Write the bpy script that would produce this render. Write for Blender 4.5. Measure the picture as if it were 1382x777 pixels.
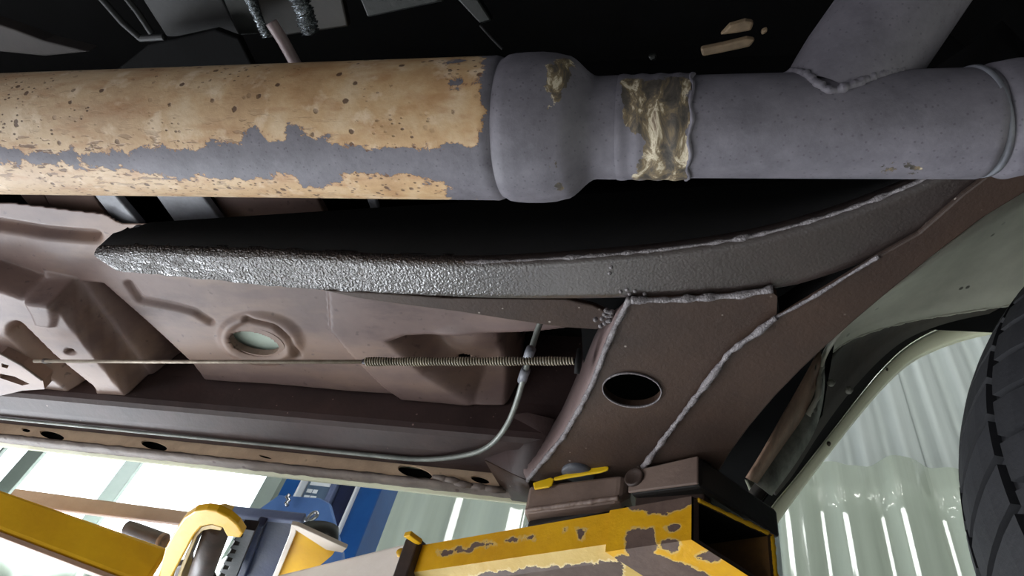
import bpy, bmesh, math, random
import numpy as np
from mathutils import Vector, Matrix
from mathutils.geometry import tessellate_polygon
random.seed(7)
for o in list(bpy.data.objects): bpy.data.objects.remove(o)
SC = bpy.context.scene
COL = SC.collection

# ------------------------------------------------------------------ camera (photo treated as 1382x777, focal length 950 px)
F = 950.0; CX, CY = 691.0, 388.5
HC = 1.4                                       # camera height above the shop floor
UU = np.array([250., -797., 950.]); UU /= np.linalg.norm(UU)
XX = np.array([4141., 168., -950.]); XX -= UU*(XX@UU); XX /= np.linalg.norm(XX)
YY = np.cross(UU, XX)
cam = bpy.data.cameras.new('camera'); cam.sensor_width = 36; cam.lens = F/1382*36
cam.clip_start = 0.01; cam.clip_end = 200
co = bpy.data.objects.new('camera', cam); COL.objects.link(co)
co.matrix_world = Matrix(((XX[0], -XX[1], -XX[2], 0), (YY[0], -YY[1], -YY[2], 0), (UU[0], -UU[1], -UU[2], HC), (0, 0, 0, 1)))
SC.camera = co

# ------------------------------------------------------------------ world, lights, exposure
SC.view_settings.view_transform = 'Standard'; SC.view_settings.look = 'None'
SC.view_settings.gamma = 1; SC.view_settings.use_curve_mapping = False
SC.view_settings.exposure = 0.1
w = bpy.data.worlds.new('shop_daylight'); SC.world = w; w.use_nodes = True
w.node_tree.nodes['Background'].inputs[0].default_value = (.80, .90, 1.0, 1)
w.node_tree.nodes['Background'].inputs[1].default_value = 0.07
def area(name, loc, target, sx, sy, power, col):
    l = bpy.data.lights.new(name, 'AREA'); l.shape = 'RECTANGLE'; l.size = sx; l.size_y = sy
    l.energy = power; l.color = col
    o = bpy.data.objects.new(name, l); COL.objects.link(o); o.location = loc
    o.rotation_euler = (Vector(target)-Vector(loc)).to_track_quat('-Z', 'Y').to_euler()
    return o
area('low_left_fill', (-3.0, -0.9, 0.6), (-.3, .45, 1.85), 1.8, 1.0, 34, (.94, .95, 1.0))  # added fill light from low left; its door is unseen
area('rail_sheen_fill', (-3.1, 2.35, .45), (-.5, .42, 1.87), 1.8, .9, 112, (.88, .93, 1.0))  # added low light for the sheen on the rail; no door stands there
area('arch_fill', (2.7, .1, .55), (.45, .6, 1.95), 1.4, .9, 20, (.96, 1.0, .92))  # added low light that brightens the wheel arch; no rear door exists
area('wall_fill', (1.2, -.5, 5.4), (1.2, 3.2, 3.6), 2.5, .6, 75, (.97, 1.0, .97))  # added area light that brightens the back wall sheets
def spot(name, loc, target, power, ang, blend, rad, col):
    l = bpy.data.lights.new(name, 'SPOT'); l.energy = power; l.spot_size = math.radians(ang); l.spot_blend = blend; l.shadow_soft_size = rad; l.color = col
    o = bpy.data.objects.new(name, l); COL.objects.link(o); o.location = loc
    o.rotation_euler = (Vector(target)-Vector(loc)).to_track_quat('-Z', 'Y').to_euler()
spot('window_daylight', (-3.4, 3.0, 5.2), (-2.5, 1.7, 0), 8000, 48, .5, .3, (.88, .94, 1.0))

# ------------------------------------------------------------------ helpers: a photo ray meets a real plane
def ray(px, py):
    d = np.array([(px-CX)/F, (py-CY)/F, 1.0]); return np.array([d@XX, d@YY, d@UU])
def PZ(px, py, z): r = ray(px, py)*1.0; r *= z/r[2]; return Vector((r[0], r[1], r[2]+HC))
def PY(px, py, y): r = ray(px, py)*1.0; r *= y/r[1]; return Vector((r[0], r[1], r[2]+HC))
def proj(p):
    q = np.array([p[0], p[1], p[2]-HC]); c = XX*q[0]+YY*q[1]+UU*q[2]
    return CX+F*c[0]/c[2], CY+F*c[1]/c[2]
def PTS(l, z): return [PZ(a, b, z) for a, b in l]
UP = Vector((0, 0, 1))

def link(name, me, parent=None, mat=None):
    o = bpy.data.objects.new(name, me); COL.objects.link(o)
    if parent: o.parent = parent
    if mat: me.materials.append(mat)
    return o
def mesh_from(name, vs, fs, mat=None, parent=None, smooth=False):
    me = bpy.data.meshes.new(name); me.from_pydata([tuple(v) for v in vs], [], fs); me.validate(); me.update()
    bm = bmesh.new(); bm.from_mesh(me); bmesh.ops.recalc_face_normals(bm, faces=bm.faces); bm.to_mesh(me); bm.free()
    if smooth: me.polygons.foreach_set('use_smooth', [True]*len(me.polygons))
    return link(name, me, parent, mat)
def thing(name, label, cat, group=None):
    o = bpy.data.objects.new(name, None); COL.objects.link(o); o['label'] = label; o['category'] = cat
    o.empty_display_size = .05
    if group: o['group'] = group
    return o
def tag(o, label, cat, group=None):
    o['label'] = label; o['category'] = cat
    if group: o['group'] = group
    return o
def struct(o): o['kind'] = 'structure'; return o
def bevel(o, w=.003, seg=2, ang=40):
    m = o.modifiers.new('bevel', 'BEVEL'); m.width = w; m.segments = seg; m.limit_method = 'ANGLE'; m.angle_limit = math.radians(ang)
    return o
def solid(o, t, off=1.0):
    m = o.modifiers.new('thickness', 'SOLIDIFY'); m.thickness = t; m.offset = off; return o
def subd(o, n=1):
    m = o.modifiers.new('subdivision', 'SUBSURF'); m.levels = n; m.render_levels = n; return o

def slab(name, loops, ext, mat, parent=None, bev=.002, smooth=False):
    """loops: outer polygon and holes (lists of Vector); ext: a vector, or per-loop lists of top points"""
    vs, fs = [], []; n = sum(len(l) for l in loops)
    bot = [v for l in loops for v in l]
    if isinstance(ext, (list, tuple)): top = [v for l in ext for v in l]
    else: top = [v+ext for v in bot]
    vs = bot+top
    for t in tessellate_polygon(loops):
        fs.append(tuple(t)); fs.append(tuple(i+n for i in reversed(t)))
    k = 0
    for l in loops:
        m = len(l)
        for i in range(m): a, b = k+i, k+(i+1) % m; fs.append((a, b, b+n, a+n))
        k += m
    me = bpy.data.meshes.new(name); me.from_pydata([tuple(v) for v in vs], [], fs)
    bm = bmesh.new(); bm.from_mesh(me)
    bmesh.ops.recalc_face_normals(bm, faces=bm.faces)
    bmesh.ops.dissolve_limit(bm, angle_limit=.01, verts=bm.verts, edges=bm.edges) if len(loops) == 1 else None
    bm.to_mesh(me); bm.free()
    o = link(name, me, parent, mat)
    if bev and len(loops) == 1: bevel(o, bev)
    return o
def box(name, c, s, mat, parent=None, bev=.002, rotz=0):
    a, b, d = s[0]/2, s[1]/2, s[2]/2; R = Matrix.Rotation(rotz, 3, 'Z')
    P = [Vector(c)+R@Vector((x*a, y*b, -d)) for x, y in ((-1, -1), (1, -1), (1, 1), (-1, 1))]
    return slab(name, [P], Vector((0, 0, s[2])), mat, parent, bev)
def strip(name, rows, mat, parent=None, t=0, smooth=True, off=0):
    n = len(rows[0]); vs = [v for r in rows for v in r]
    fs = [(i*n+j, i*n+j+1, (i+1)*n+j+1, (i+1)*n+j) for i in range(len(rows)-1) for j in range(n-1)]
    o = mesh_from(name, vs, fs, mat, parent, smooth)
    if t: solid(o, t, off)
    return o
def resample(pts, n):
    d = [0]
    for a, b in zip(pts, pts[1:]): d.append(d[-1]+(b-a).length)
    out = []
    for i in range(n):
        s = d[-1]*i/(n-1); k = max(j for j in range(len(d)) if d[j] <= s+1e-12); k = min(k, len(pts)-2)
        f = (s-d[k])/max(d[k+1]-d[k], 1e-9); out.append(pts[k].lerp(pts[k+1], f))
    return out
def smoothed(pts, it=2):
    for _ in range(it):
        q = [pts[0]]
        for a, b in zip(pts, pts[1:]): q += [a.lerp(b, .25), a.lerp(b, .75)]
        q.append(pts[-1]); pts = q
    return pts
def tube(name, pts, r, mat, parent=None, seg=10, jitter=0, cap=True, flat=1.0, smooth=True):
    rs = r if isinstance(r, (list, tuple)) else [r]*len(pts)
    vs, fs = [], []; n = len(pts); pn = None
    for i, p in enumerate(pts):
        t = (pts[min(i+1, n-1)]-pts[max(i-1, 0)]).normalized()
        if pn is None:
            a = Vector((0, 0, 1)) if abs(t.z) < .9 else Vector((0, 1, 0)); pn = a
        u = (pn-t*pn.dot(t)).normalized(); v = t.cross(u); pn = u
        for k in range(seg):
            a = 2*math.pi*k/seg; rr = rs[i]*(1+random.uniform(-jitter, jitter))
            vs.append(p+u*(math.cos(a)*rr*flat)+v*(math.sin(a)*rr))
    for i in range(n-1):
        for k in range(seg):
            a, b = i*seg+k, i*seg+(k+1) % seg; fs.append((a, b, b+seg, a+seg))
    if cap: fs.append(tuple(range(seg))[::-1]); fs.append(tuple(range((n-1)*seg, n*seg)))
    return mesh_from(name, vs, fs, mat, parent, smooth)
def bead(name, pts, r, mat, parent, n=None, jit=.35):
    L = sum((b-a).length for a, b in zip(pts, pts[1:]))
    n = n or max(8, int(L/.0022))
    pts = resample(pts, n)
    e = [random.gauss(0, 1) for _ in range(n+6)]
    sm = lambda i: (e[i]+2*e[i+1]+3*e[i+2]+2*e[i+3]+e[i+4])/4.4
    pts = [p+Vector((e[i+2]*.05, e[i+5]*.05, -.05*e[i+4]))*r for i, p in enumerate(pts)]
    rs = [r*max(.45, 1+jit*.55*sm(i)) for i in range(n)]
    return tube(name, pts, rs, mat, parent, 9, jitter=.10)
def lathe(name, origin, axis, prof, mat, parent=None, seg=96, cap=False, smooth=True):
    axis = axis.normalized(); a = Vector((0, 1, 0)) if abs(axis.y) < .9 else Vector((0, 0, 1))
    u = (a-axis*a.dot(axis)).normalized(); v = axis.cross(u)
    vs, fs = [], []
    for s, r in prof:
        for k in range(seg):
            t = 2*math.pi*k/seg; vs.append(origin+axis*s+u*(math.cos(t)*r)+v*(math.sin(t)*r))
    for i in range(len(prof)-1):
        for k in range(seg):
            p, q = i*seg+k, i*seg+(k+1) % seg; fs.append((p, q, q+seg, p+seg))
    if cap: fs.append(tuple(range(seg))[::-1]); m = (len(prof)-1)*seg; fs.append(tuple(range(m, m+seg)))
    return mesh_from(name, vs, fs, mat, parent, smooth)
def ell(cx, cy, a, b, rot=0, n=28):
    c, s = math.cos(math.radians(rot)), math.sin(math.radians(rot))
    return [(cx+a*math.cos(t)*c-b*math.sin(t)*s, cy+a*math.cos(t)*s+b*math.sin(t)*c) for t in [2*math.pi*i/n for i in range(n)]]
def sdf(P, poly):
    """signed distance (positive inside) of points P (n,2) to a polygon"""
    P = np.asarray(P, float); A = np.array(poly, float); B = np.roll(A, -1, 0)
    d = np.full(len(P), 1e9); ins = np.zeros(len(P), bool)
    for a, b in zip(A, B):
        e = b-a; w = P-a; t = np.clip((w@e)/max(e@e, 1e-9), 0, 1); d = np.minimum(d, np.hypot(*(w-t[:, None]*e).T))
        c = ((a[1] > P[:, 1]) != (b[1] > P[:, 1])); xx = (b[0]-a[0])*(P[:, 1]-a[1])/((b[1]-a[1]) if b[1] != a[1] else 1e-9)+a[0]
        ins ^= c & (P[:, 0] < xx)
    return np.where(ins, d, -d)
def segd(P, pts):
    P = np.asarray(P, float); d = np.full(len(P), 1e9)
    for a, b in zip(pts, pts[1:]):
        a = np.array(a, float); b = np.array(b, float); e = b-a; w = P-a; t = np.clip((w@e)/max(e@e, 1e-9), 0, 1)
        d = np.minimum(d, np.hypot(*(w-t[:, None]*e).T))
    return d
def wear(o, attr, polys, far=-30.0):
    """distance to the edge of worn patches on this surface, as a vertex attribute"""
    P = np.array([proj(v.co) for v in o.data.vertices]); m = np.full(len(P), far)
    for p in polys: m = np.maximum(m, sdf(P, p))
    a = o.data.attributes.new(attr, 'FLOAT', 'POINT'); a.data.foreach_set('value', m.astype(np.float32))

def drop_to(p, l0, l1, sgn=-1, mx=.3):
    """the point straight under (or over) p that meets the edge seen between two photo points"""
    dx, dy = l1[0]-l0[0], l1[1]-l0[1]
    g = lambda h: (lambda q: (q[0]-l0[0])*dy-(q[1]-l0[1])*dx)(proj(p+UP*(sgn*h)))
    lo, hi = 0.0, mx; g0 = g(0)
    if g0*g(mx) > 0: return p+UP*(sgn*mx)
    for _ in range(40):
        m_ = (lo+hi)/2
        if g(m_)*g0 > 0: lo = m_
        else: hi = m_
    return p+UP*(sgn*lo)

# ------------------------------------------------------------------ materials
def lin(c):
    return tuple(((x/255)/12.92 if x/255 <= .04045 else ((x/255+.055)/1.055)**2.4) for x in c)+(1,)
class NT:
    def __init__(s, name):
        s.m = bpy.data.materials.new(name); s.m.use_nodes = True; s.t = s.m.node_tree
        s.b = s.t.nodes['Principled BSDF']; s.tc = s.t.nodes.new('ShaderNodeTexCoord')
    def n(s, ty, **k):
        x = s.t.nodes.new(ty)
        for a, b in k.items(): setattr(x, a, b)
        return x
    def L(s, a, b): s.t.links.new(a, b)
    def noise(s, scale, detail=6, rough=.6, sc=(1, 1, 1), dist=0):
        mp = s.n('ShaderNodeMapping'); mp.inputs['Scale'].default_value = sc; s.L(s.tc.outputs['Object'], mp.inputs[0])
        x = s.n('ShaderNodeTexNoise'); x.inputs['Scale'].default_value = scale; x.inputs['Detail'].default_value = detail
        x.inputs['Roughness'].default_value = rough; x.inputs['Distortion'].default_value = dist
        s.L(mp.outputs[0], x.inputs['Vector']); return x.outputs['Fac']
    def vor(s, scale, sc=(1, 1, 1), out='Distance'):
        mp = s.n('ShaderNodeMapping'); mp.inputs['Scale'].default_value = sc; s.L(s.tc.outputs['Object'], mp.inputs[0])
        x = s.n('ShaderNodeTexVoronoi'); x.inputs['Scale'].default_value = scale; s.L(mp.outputs[0], x.inputs['Vector']); return x.outputs[out]
    def ramp(s, f, stops):
        x = s.n('ShaderNodeValToRGB'); e = x.color_ramp.elements
        while len(e) < len(stops): e.new(.5)
        for q, (p, c) in zip(e, stops): q.position = p; q.color = c if len(c) == 4 else lin(c)
        s.L(f, x.inputs[0]); return x.outputs[0]
    def fr(s, f, a, b):
        x = s.n('ShaderNodeMapRange', clamp=True); x.inputs[1].default_value = a; x.inputs[2].default_value = b; s.L(f, x.inputs[0]); return x.outputs[0]
    def math(s, op, a, b):
        x = s.n('ShaderNodeMath', operation=op)
        for i, q in enumerate((a, b)):
            if isinstance(q, (int, float)): x.inputs[i].default_value = q
            else: s.L(q, x.inputs[i])
        return x.outputs[0]
    def mix(s, f, a, b):
        x = s.n('ShaderNodeMix', data_type='RGBA')
        if isinstance(f, (int, float)): x.inputs[0].default_value = f
        else: s.L(f, x.inputs[0])
        for i, q in ((6, a), (7, b)):
            if isinstance(q, tuple): x.inputs[i].default_value = q if len(q) == 4 else lin(q)
            else: s.L(q, x.inputs[i])
        return x.outputs[2]
    def attr(s, name):
        x = s.n('ShaderNodeAttribute'); x.attribute_name = name; return x.outputs['Fac']
    def bump(s, h, strength=.3, dist=.002):
        x = s.n('ShaderNodeBump'); x.inputs['Strength'].default_value = strength; x.inputs['Distance'].default_value = dist
        s.L(h, x.inputs['Height'])
        s.L(x.outputs[0], s.b.inputs['Normal']); return x
    def setb(s, **k):
        for a, q in k.items():
            i = s.b.inputs[a.replace('_', ' ')]
            if isinstance(q, (int, float)): i.default_value = q
            elif isinstance(q, tuple): i.default_value = q if len(q) == 4 else lin(q)
            else: s.L(q, i)
        return s.m
def M(name, c1, c2=None, scale=20, rough=.6, bump=.25, bscale=120, metal=0, bdist=.0015, spots=None, spot_scale=90, spot_t=.16, spec=.5, coat=0):
    t = NT(name); c2 = c2 or tuple(int(x*.75) for x in c1)
    f = t.noise(scale, 8, .65); col = t.ramp(f, [(.3, c2), (.68, c1)])
    if spots:
        v = t.vor(spot_scale); n = t.noise(scale*.7, 3); k = t.math('MULTIPLY', t.fr(v, spot_t, spot_t*.6), t.fr(n, .5, .6))
        col = t.mix(k, col, spots)
    if bump: t.bump(t.noise(bscale, 5, .6), bump, bdist)
    return t.setb(Base_Color=col, Roughness=rough, Metallic=metal, Specular_IOR_Level=spec, Coat_Weight=coat)
def MW(name, base, worn, attr='worn', k=14, nscale=60, rough=.55, bump=.3, bscale=150, sc=(1, 1, 1), edge=None, rough2=None):
    """paint/coating 'base' that has come off to 'worn' inside patches with a ragged edge"""
    t = NT(name)
    b = t.ramp(t.noise(14, 8, .65), [(.3, base[1]), (.68, base[0])]); w_ = t.ramp(t.noise(30, 8, .7), [(.3, worn[1]), (.68, worn[0])])
    n = t.math('MULTIPLY', t.math('SUBTRACT', t.noise(nscale, 8, .62, sc), .5), k*2.2)
    d = t.math('ADD', t.attr(attr), n); f = t.fr(d, -.4, .4)
    col = t.mix(f, b, w_)
    if edge: col = t.mix(t.math('MULTIPLY', t.fr(d, -3.0, -.6), t.math('SUBTRACT', 1.0, f)), col, edge)
    h = t.math('ADD', t.noise(bscale, 5, .6), t.math('MULTIPLY', f, -.8)); t.bump(h, bump, .002)
    r = rough if rough2 is None else t.math('ADD', t.math('MULTIPLY', f, rough2-rough), rough)
    return t.setb(Base_Color=col, Roughness=r)

m_black = M('black_coat_and_shade', (16, 15, 16), (9, 9, 9), rough=.8, spec=.2)  # black for seal and grommet; also painted shade on rail sides and socket
m_void = M('cavity_shade_black', (12, 12, 13), (7, 7, 7), rough=.9, spec=.1)  # near-black that stands in for shade inside the cavities
m_brown = M('brown_black_frame_paint', (66, 48, 38), (48, 35, 29), 9, rough=.5, bump=.35, bscale=260, bdist=.0012, spots=(170, 160, 150), spot_scale=75, spot_t=.10)
m_weld = M('sheen_grey_weld_bead', (142, 136, 138), (92, 86, 88), 60, rough=.28, bump=1.0, bscale=420, bdist=.002)  # highlights of glossy black paint are put into this grey
def floor_mat():
    t = NT('taupe_floor_pan_paint')
    c = t.ramp(t.noise(7, 8, .65), [(.3, (90, 73, 70)), (.68, (120, 99, 94))])
    c = t.mix(t.math('MULTIPLY', t.fr(t.noise(5, 5, .6, (.5, 1.5, 1)), .50, .66), .55), c, (154, 127, 108))
    c = t.mix(t.math('MULTIPLY', t.fr(t.noise(11, 6, .65, (.6, 1.4, 1)), .56, .70), .6), c, (70, 54, 53))
    c = t.mix(t.math('MULTIPLY', t.fr(t.noise(90, 3, .5), .66, .72), .5), c, (60, 48, 46))
    t.bump(t.noise(90, 5, .6), .2, .0015)
    return t.setb(Base_Color=c, Roughness=.52)
m_floor = floor_mat()
m_rocker = M('dusty_brown_rocker_paint', (68, 51, 49), (42, 31, 31), 10, rough=.55, bump=.25, bscale=130, spots=(140, 120, 112), spot_scale=50, spot_t=.08)
m_flange = M('tan_flange_primer', (234, 206, 174), (184, 154, 130), 16, rough=.6, bump=.3, bscale=140, spots=(86, 66, 58), spot_scale=60, spot_t=.16)
m_hem = M('grey_seam_sealer', (128, 116, 108), (92, 80, 74), 30, rough=.6, spots=(70, 52, 46), spot_scale=70, spot_t=.25)
m_galv = M('grey_zinc_coating', (128, 130, 138), (90, 90, 98), 30, rough=.5, bump=.3)
m_liner = M('beige_wheelhouse_paint', (204, 202, 186), (168, 166, 152), 9, rough=.55, bump=.25, bscale=60, spots=(80, 76, 66), spot_scale=30, spot_t=.1)
m_recess = M('brown_wheelhouse_undercoat', (66, 58, 50), (44, 38, 34), 12, rough=.7, bump=.5, bscale=90)
m_rust = M('rust_streaked_steel', (204, 168, 142), (96, 80, 70), 14, rough=.7, bump=.5, bscale=100, spots=(60, 52, 46), spot_scale=50, spot_t=.2)
m_greypl = M('flaking_grey_coating', (150, 150, 138), (70, 68, 60), 34, rough=.6, bump=.6, bscale=120, spots=(44, 42, 36), spot_scale=60, spot_t=.22)
m_cream = M('cream_body_paint', (240, 241, 214), (226, 228, 198), 10, rough=.3, bump=.05, coat=.4)
m_hole = M('dirty_screw', (74, 62, 44), (40, 34, 28), 60, rough=.7)
m_cable = M('bare_steel_cable', (170, 158, 142), (124, 112, 100), 80, rough=.4, metal=.4, bump=.4, bscale=400)
m_spring = M('steel_cable_spring', (150, 140, 120), (104, 96, 82), 60, rough=.45, metal=.0, bump=.3)
m_line = M('grey_brake_tube', (142, 146, 140), (104, 108, 104), 30, rough=.45, metal=.3, bump=.15)
m_rubber = M('tyre_rubber', (36, 36, 40), (24, 24, 27), 14, rough=.7, bump=.4, bscale=120)
m_rim = M('grey_steel_rim', (120, 120, 124), (84, 84, 90), 10, rough=.5, metal=.6)
m_yel = M('yellow_lift_paint', (242, 190, 26), (220, 164, 18), 10, rough=.38, bump=.25, bscale=60, spots=(70, 54, 30), spot_scale=60, spot_t=.14)
m_yelpale = M('scuffed_pale_yellow_paint', (224, 196, 120), (196, 160, 76), 14, rough=.4, bump=.3, bscale=80)
m_white = M('glare_white_lift_paint', (250, 240, 230), (238, 226, 214), 12, rough=.22, bump=.25, bscale=60)  # the sleeve's white glare is put into this colour
m_barpink = M('dusty_tan_bar_paint', (190, 158, 136), (166, 132, 112), 12, rough=.5)
m_blue = M('blue_lift_paint', (38, 92, 160), (26, 74, 138), 8, rough=.3, bump=.1)
m_blued = M('dark_blue_lift_paint', (30, 40, 78), (20, 27, 54), 10, rough=.45, bump=.3)
m_slate = M('lit_slate_blue_edge', (112, 124, 158), (86, 96, 130), 20, rough=.5)  # lit tone of the dark blue edge is put into the colour
m_steel = M('oily_dark_steel', (84, 66, 58), (52, 42, 38), 20, rough=.5, metal=.0, bump=.3)
m_gear = M('black_gear_steel', (40, 36, 40), (24, 22, 26), 30, rough=.4, metal=.3)
m_pad = M('brown_grey_pad_steel', (144, 124, 113), (112, 94, 86), 12, rough=.5, bump=.3, bscale=110, spots=(150, 120, 60), spot_scale=30, spot_t=.08)
m_padd = M('black_pad_rubber', (40, 36, 33), (28, 25, 23), 14, rough=.6, bump=.3)
m_tagy = M('yellow_plastic', (244, 200, 24), (236, 188, 14), 6, rough=.35, bump=0)
m_greyblue = M('blue_grey_rubber', (74, 76, 84), (50, 52, 60), 20, rough=.5)
m_chrome = M('bright_steel', (190, 190, 194), (150, 150, 156), 20, rough=.25, metal=.8)
m_foil = M('wrinkled_foil', (150, 156, 160), (60, 64, 66), 60, rough=.22, metal=.8, bump=1.0, bscale=110, bdist=.006)
m_olive = M('olive_grey_metal', (26, 28, 25), (13, 14, 13), 20, rough=.4, metal=.3)
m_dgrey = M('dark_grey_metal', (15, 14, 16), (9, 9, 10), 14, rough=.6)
m_tan = M('tan_dusty_metal', (150, 128, 100), (104, 88, 70), 40, rough=.6)
m_palet = M('pale_hole_plug', (196, 210, 200), (170, 184, 172), 10, rough=.5)

def rail_mat():
    t = NT('lumpy_black_frame_paint')
    col = t.ramp(t.noise(9, 8), [(.3, (46, 38, 36)), (.68, (60, 50, 47))])
    n = t.noise(430, 2, .5); big = t.noise(190, 3, .6)
    x = t.n('ShaderNodeSeparateXYZ'); t.L(t.tc.outputs['Object'], x.inputs[0])
    k = t.fr(x.outputs[0], -.10, -.50)            # the coating is thick and lumpy on the front end of the rail
    h = t.math('MULTIPLY', t.math('ADD', n, t.math('MULTIPLY', big, .6)), t.math('ADD', t.math('MULTIPLY', k, .95), .05))
    bp_ = t.bump(h, .85, .0056); t.L(bp_.outputs[0], t.b.inputs['Coat Normal'])
    return t.setb(Base_Color=col, Roughness=.30, Specular_IOR_Level=.9, Coat_Weight=.9, Coat_Roughness=.22)
m_rail = rail_mat()

def exhaust_mat():
    t = NT('heat_stained_exhaust_steel')
    tan = t.ramp(t.noise(16, 9, .65), [(.28, (150, 112, 74)), (.5, (188, 154, 114)), (.72, (212, 190, 160))])
    sx = t.n('ShaderNodeSeparateXYZ'); t.L(t.tc.outputs['Object'], sx.inputs[0]); tan = t.mix(t.math('MULTIPLY', t.fr(sx.outputs[0], -.22, -.60), .55), tan, (196, 178, 158))
    streak = t.noise(30, 6, .6, (1, 3, 3)); tan = t.mix(t.math('MULTIPLY', t.fr(streak, .5, .75), .55), tan, (150, 96, 52))
    blot = t.noise(48, 6, .6); tan = t.mix(t.math('MULTIPLY', t.fr(blot, .56, .68), .5), tan, (228, 208, 184))
    pv = t.vor(95, (1, 1, 1)); pit = t.math('MULTIPLY', t.fr(t.math('ADD', pv, t.math('MULTIPLY', t.noise(260, 3), .25)), .34, .27), t.fr(t.noise(18, 3), .44, .52))
    pv2 = t.vor(210, (.8, 1.2, 1.2)); pit2 = t.math('MULTIPLY', t.fr(pv2, .24, .15), t.fr(t.noise(14, 2), .44, .52))
    nb = t.math('MULTIPLY', t.fr(t.attr('grey'), -34, -4), t.fr(sx.outputs[0], -.15, -.45))
    sk = t.n('ShaderNodeMapping'); sk.inputs['Rotation'].default_value = (0, .55, .4); sk.inputs['Scale'].default_value = (70, 260, 260); t.L(t.tc.outputs['Object'], sk.inputs[0])
    sv = t.n('ShaderNodeTexNoise'); sv.inputs['Scale'].default_value = 1; sv.inputs['Detail'].default_value = 3; t.L(sk.outputs[0], sv.inputs['Vector'])
    streaks = t.math('MULTIPLY', t.fr(sv.outputs['Fac'], .58, .63), nb)
    pits = t.math('MAXIMUM', t.math('MAXIMUM', pit, pit2), streaks)
    tan0 = tan
    tan = t.mix(t.math('MULTIPLY', pits, .85), tan, (72, 46, 36))
    grey = t.ramp(t.noise(34, 8, .7), [(.3, (88, 85, 92)), (.7, (116, 112, 120))])
    sp = t.vor(240); grey = t.mix(t.math('MULTIPLY', t.fr(sp, .22, .1), .5), grey, (66, 62, 70))
    d = t.math('ADD', t.attr('grey'), t.math('MULTIPLY', t.math('SUBTRACT', t.noise(95, 8, .66, (.8, 1, 1), .3), .5), 54)); f = t.fr(d, -.4, .4)
    rim = t.math('MULTIPLY', t.fr(d, -2.6, -.3), t.math('SUBTRACT', 1.0, f))
    col = t.mix(t.math('MULTIPLY', rim, .6), t.mix(f, tan, grey), (120, 74, 44))
    cr = t.ramp(t.noise(60, 9, .7, (1.4, .7, .7), dist=.6), [(.30, (40, 36, 32)), (.44, (78, 72, 66)), (.53, (120, 104, 80)), (.60, (206, 194, 170)), (.66, (130, 112, 94)), (.78, (84, 74, 66))])
    dc = t.math('ADD', t.attr('crud'), t.math('MULTIPLY', t.math('SUBTRACT', t.noise(110, 8, .62), .5), 40)); fc = t.fr(dc, -.4, .4)
    col = t.mix(fc, col, cr)
    h = t.math('ADD', t.math('ADD', t.math('MULTIPLY', t.noise(170, 5, .6), .5), t.math('MULTIPLY', f, -.5)), t.math('ADD', t.math('MULTIPLY', t.math('MULTIPLY', pits, t.math('SUBTRACT', 1.0, f)), -.7), t.math('MULTIPLY', fc, .4)))
    t.bump(h, .4, .0016)
    return t.setb(Base_Color=col, Roughness=.58, Specular_IOR_Level=.4)
m_exh = exhaust_mat()

def sheet_mat(name, c, tr, rough, coat=0.0):
    t = NT(name); col = t.ramp(t.noise(1.5, 6, .6, (6, 1, .25)), [(.3, tuple(int(q*.9) for q in c)), (.7, c)])
    t.setb(Base_Color=col, Roughness=rough, Coat_Weight=coat, Coat_Roughness=.06, Transmission_Weight=tr, IOR=1.3)
    t.bump(t.noise(5, 4, .6, (3, 1, .3)), .15, .01)
    return t.m
m_sheet = sheet_mat('ribbed_translucent_sheet', (196, 203, 200), 0, .42)
m_vinyl = sheet_mat('glossy_clear_vinyl', (178, 188, 174), .0, .12, 1.0)
def emit(name, c, s):
    t = NT(name); return t.setb(Base_Color=c, Emission_Color=c, Emission_Strength=s, Roughness=.6)
m_daylit = emit('daylit_window_sheet', (246, 250, 255), 2.6)
m_tube = emit('lamp_tube_glow', (255, 255, 250), 55.0)
m_mullion = M('grey_green_window_bar', (158, 168, 160), (146, 156, 148), 6, rough=.6, bump=.05)
m_concrete = M('pale_shop_concrete', (172, 170, 166), (150, 148, 144), 3, rough=.6, bump=.2, bscale=30)
m_ceil = M('white_ceiling_sheet', (206, 208, 206), (196, 198, 196), 3, rough=.8, bump=.05)
m_label = M('grey_warning_plate', (92, 112, 136), (82, 100, 124), 8, rough=.4, bump=0)
m_labelw = M('white_print_and_lit_edge', (236, 240, 244), (226, 230, 236), 8, rough=.5, bump=0)
m_labelk = M('black_print', (30, 34, 40), (24, 28, 34), 8, rough=.5, bump=0)

# ================================================================== THE SHOP
WY = 3.2
struct(box('floor', (0, 1.0, -.05), (14, 12, .1), m_concrete, bev=0))
struct(box('ceiling', (0, 1.0, 7.55), (14, 12, .1), m_ceil, bev=0))
wall = struct(box('wall_back', (0, WY+.2, 3.75), (14, .1, 7.5), m_mullion, bev=0))
def wx(px, py, y=WY): r = ray(px, py); return r[0]*y/r[1]
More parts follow.
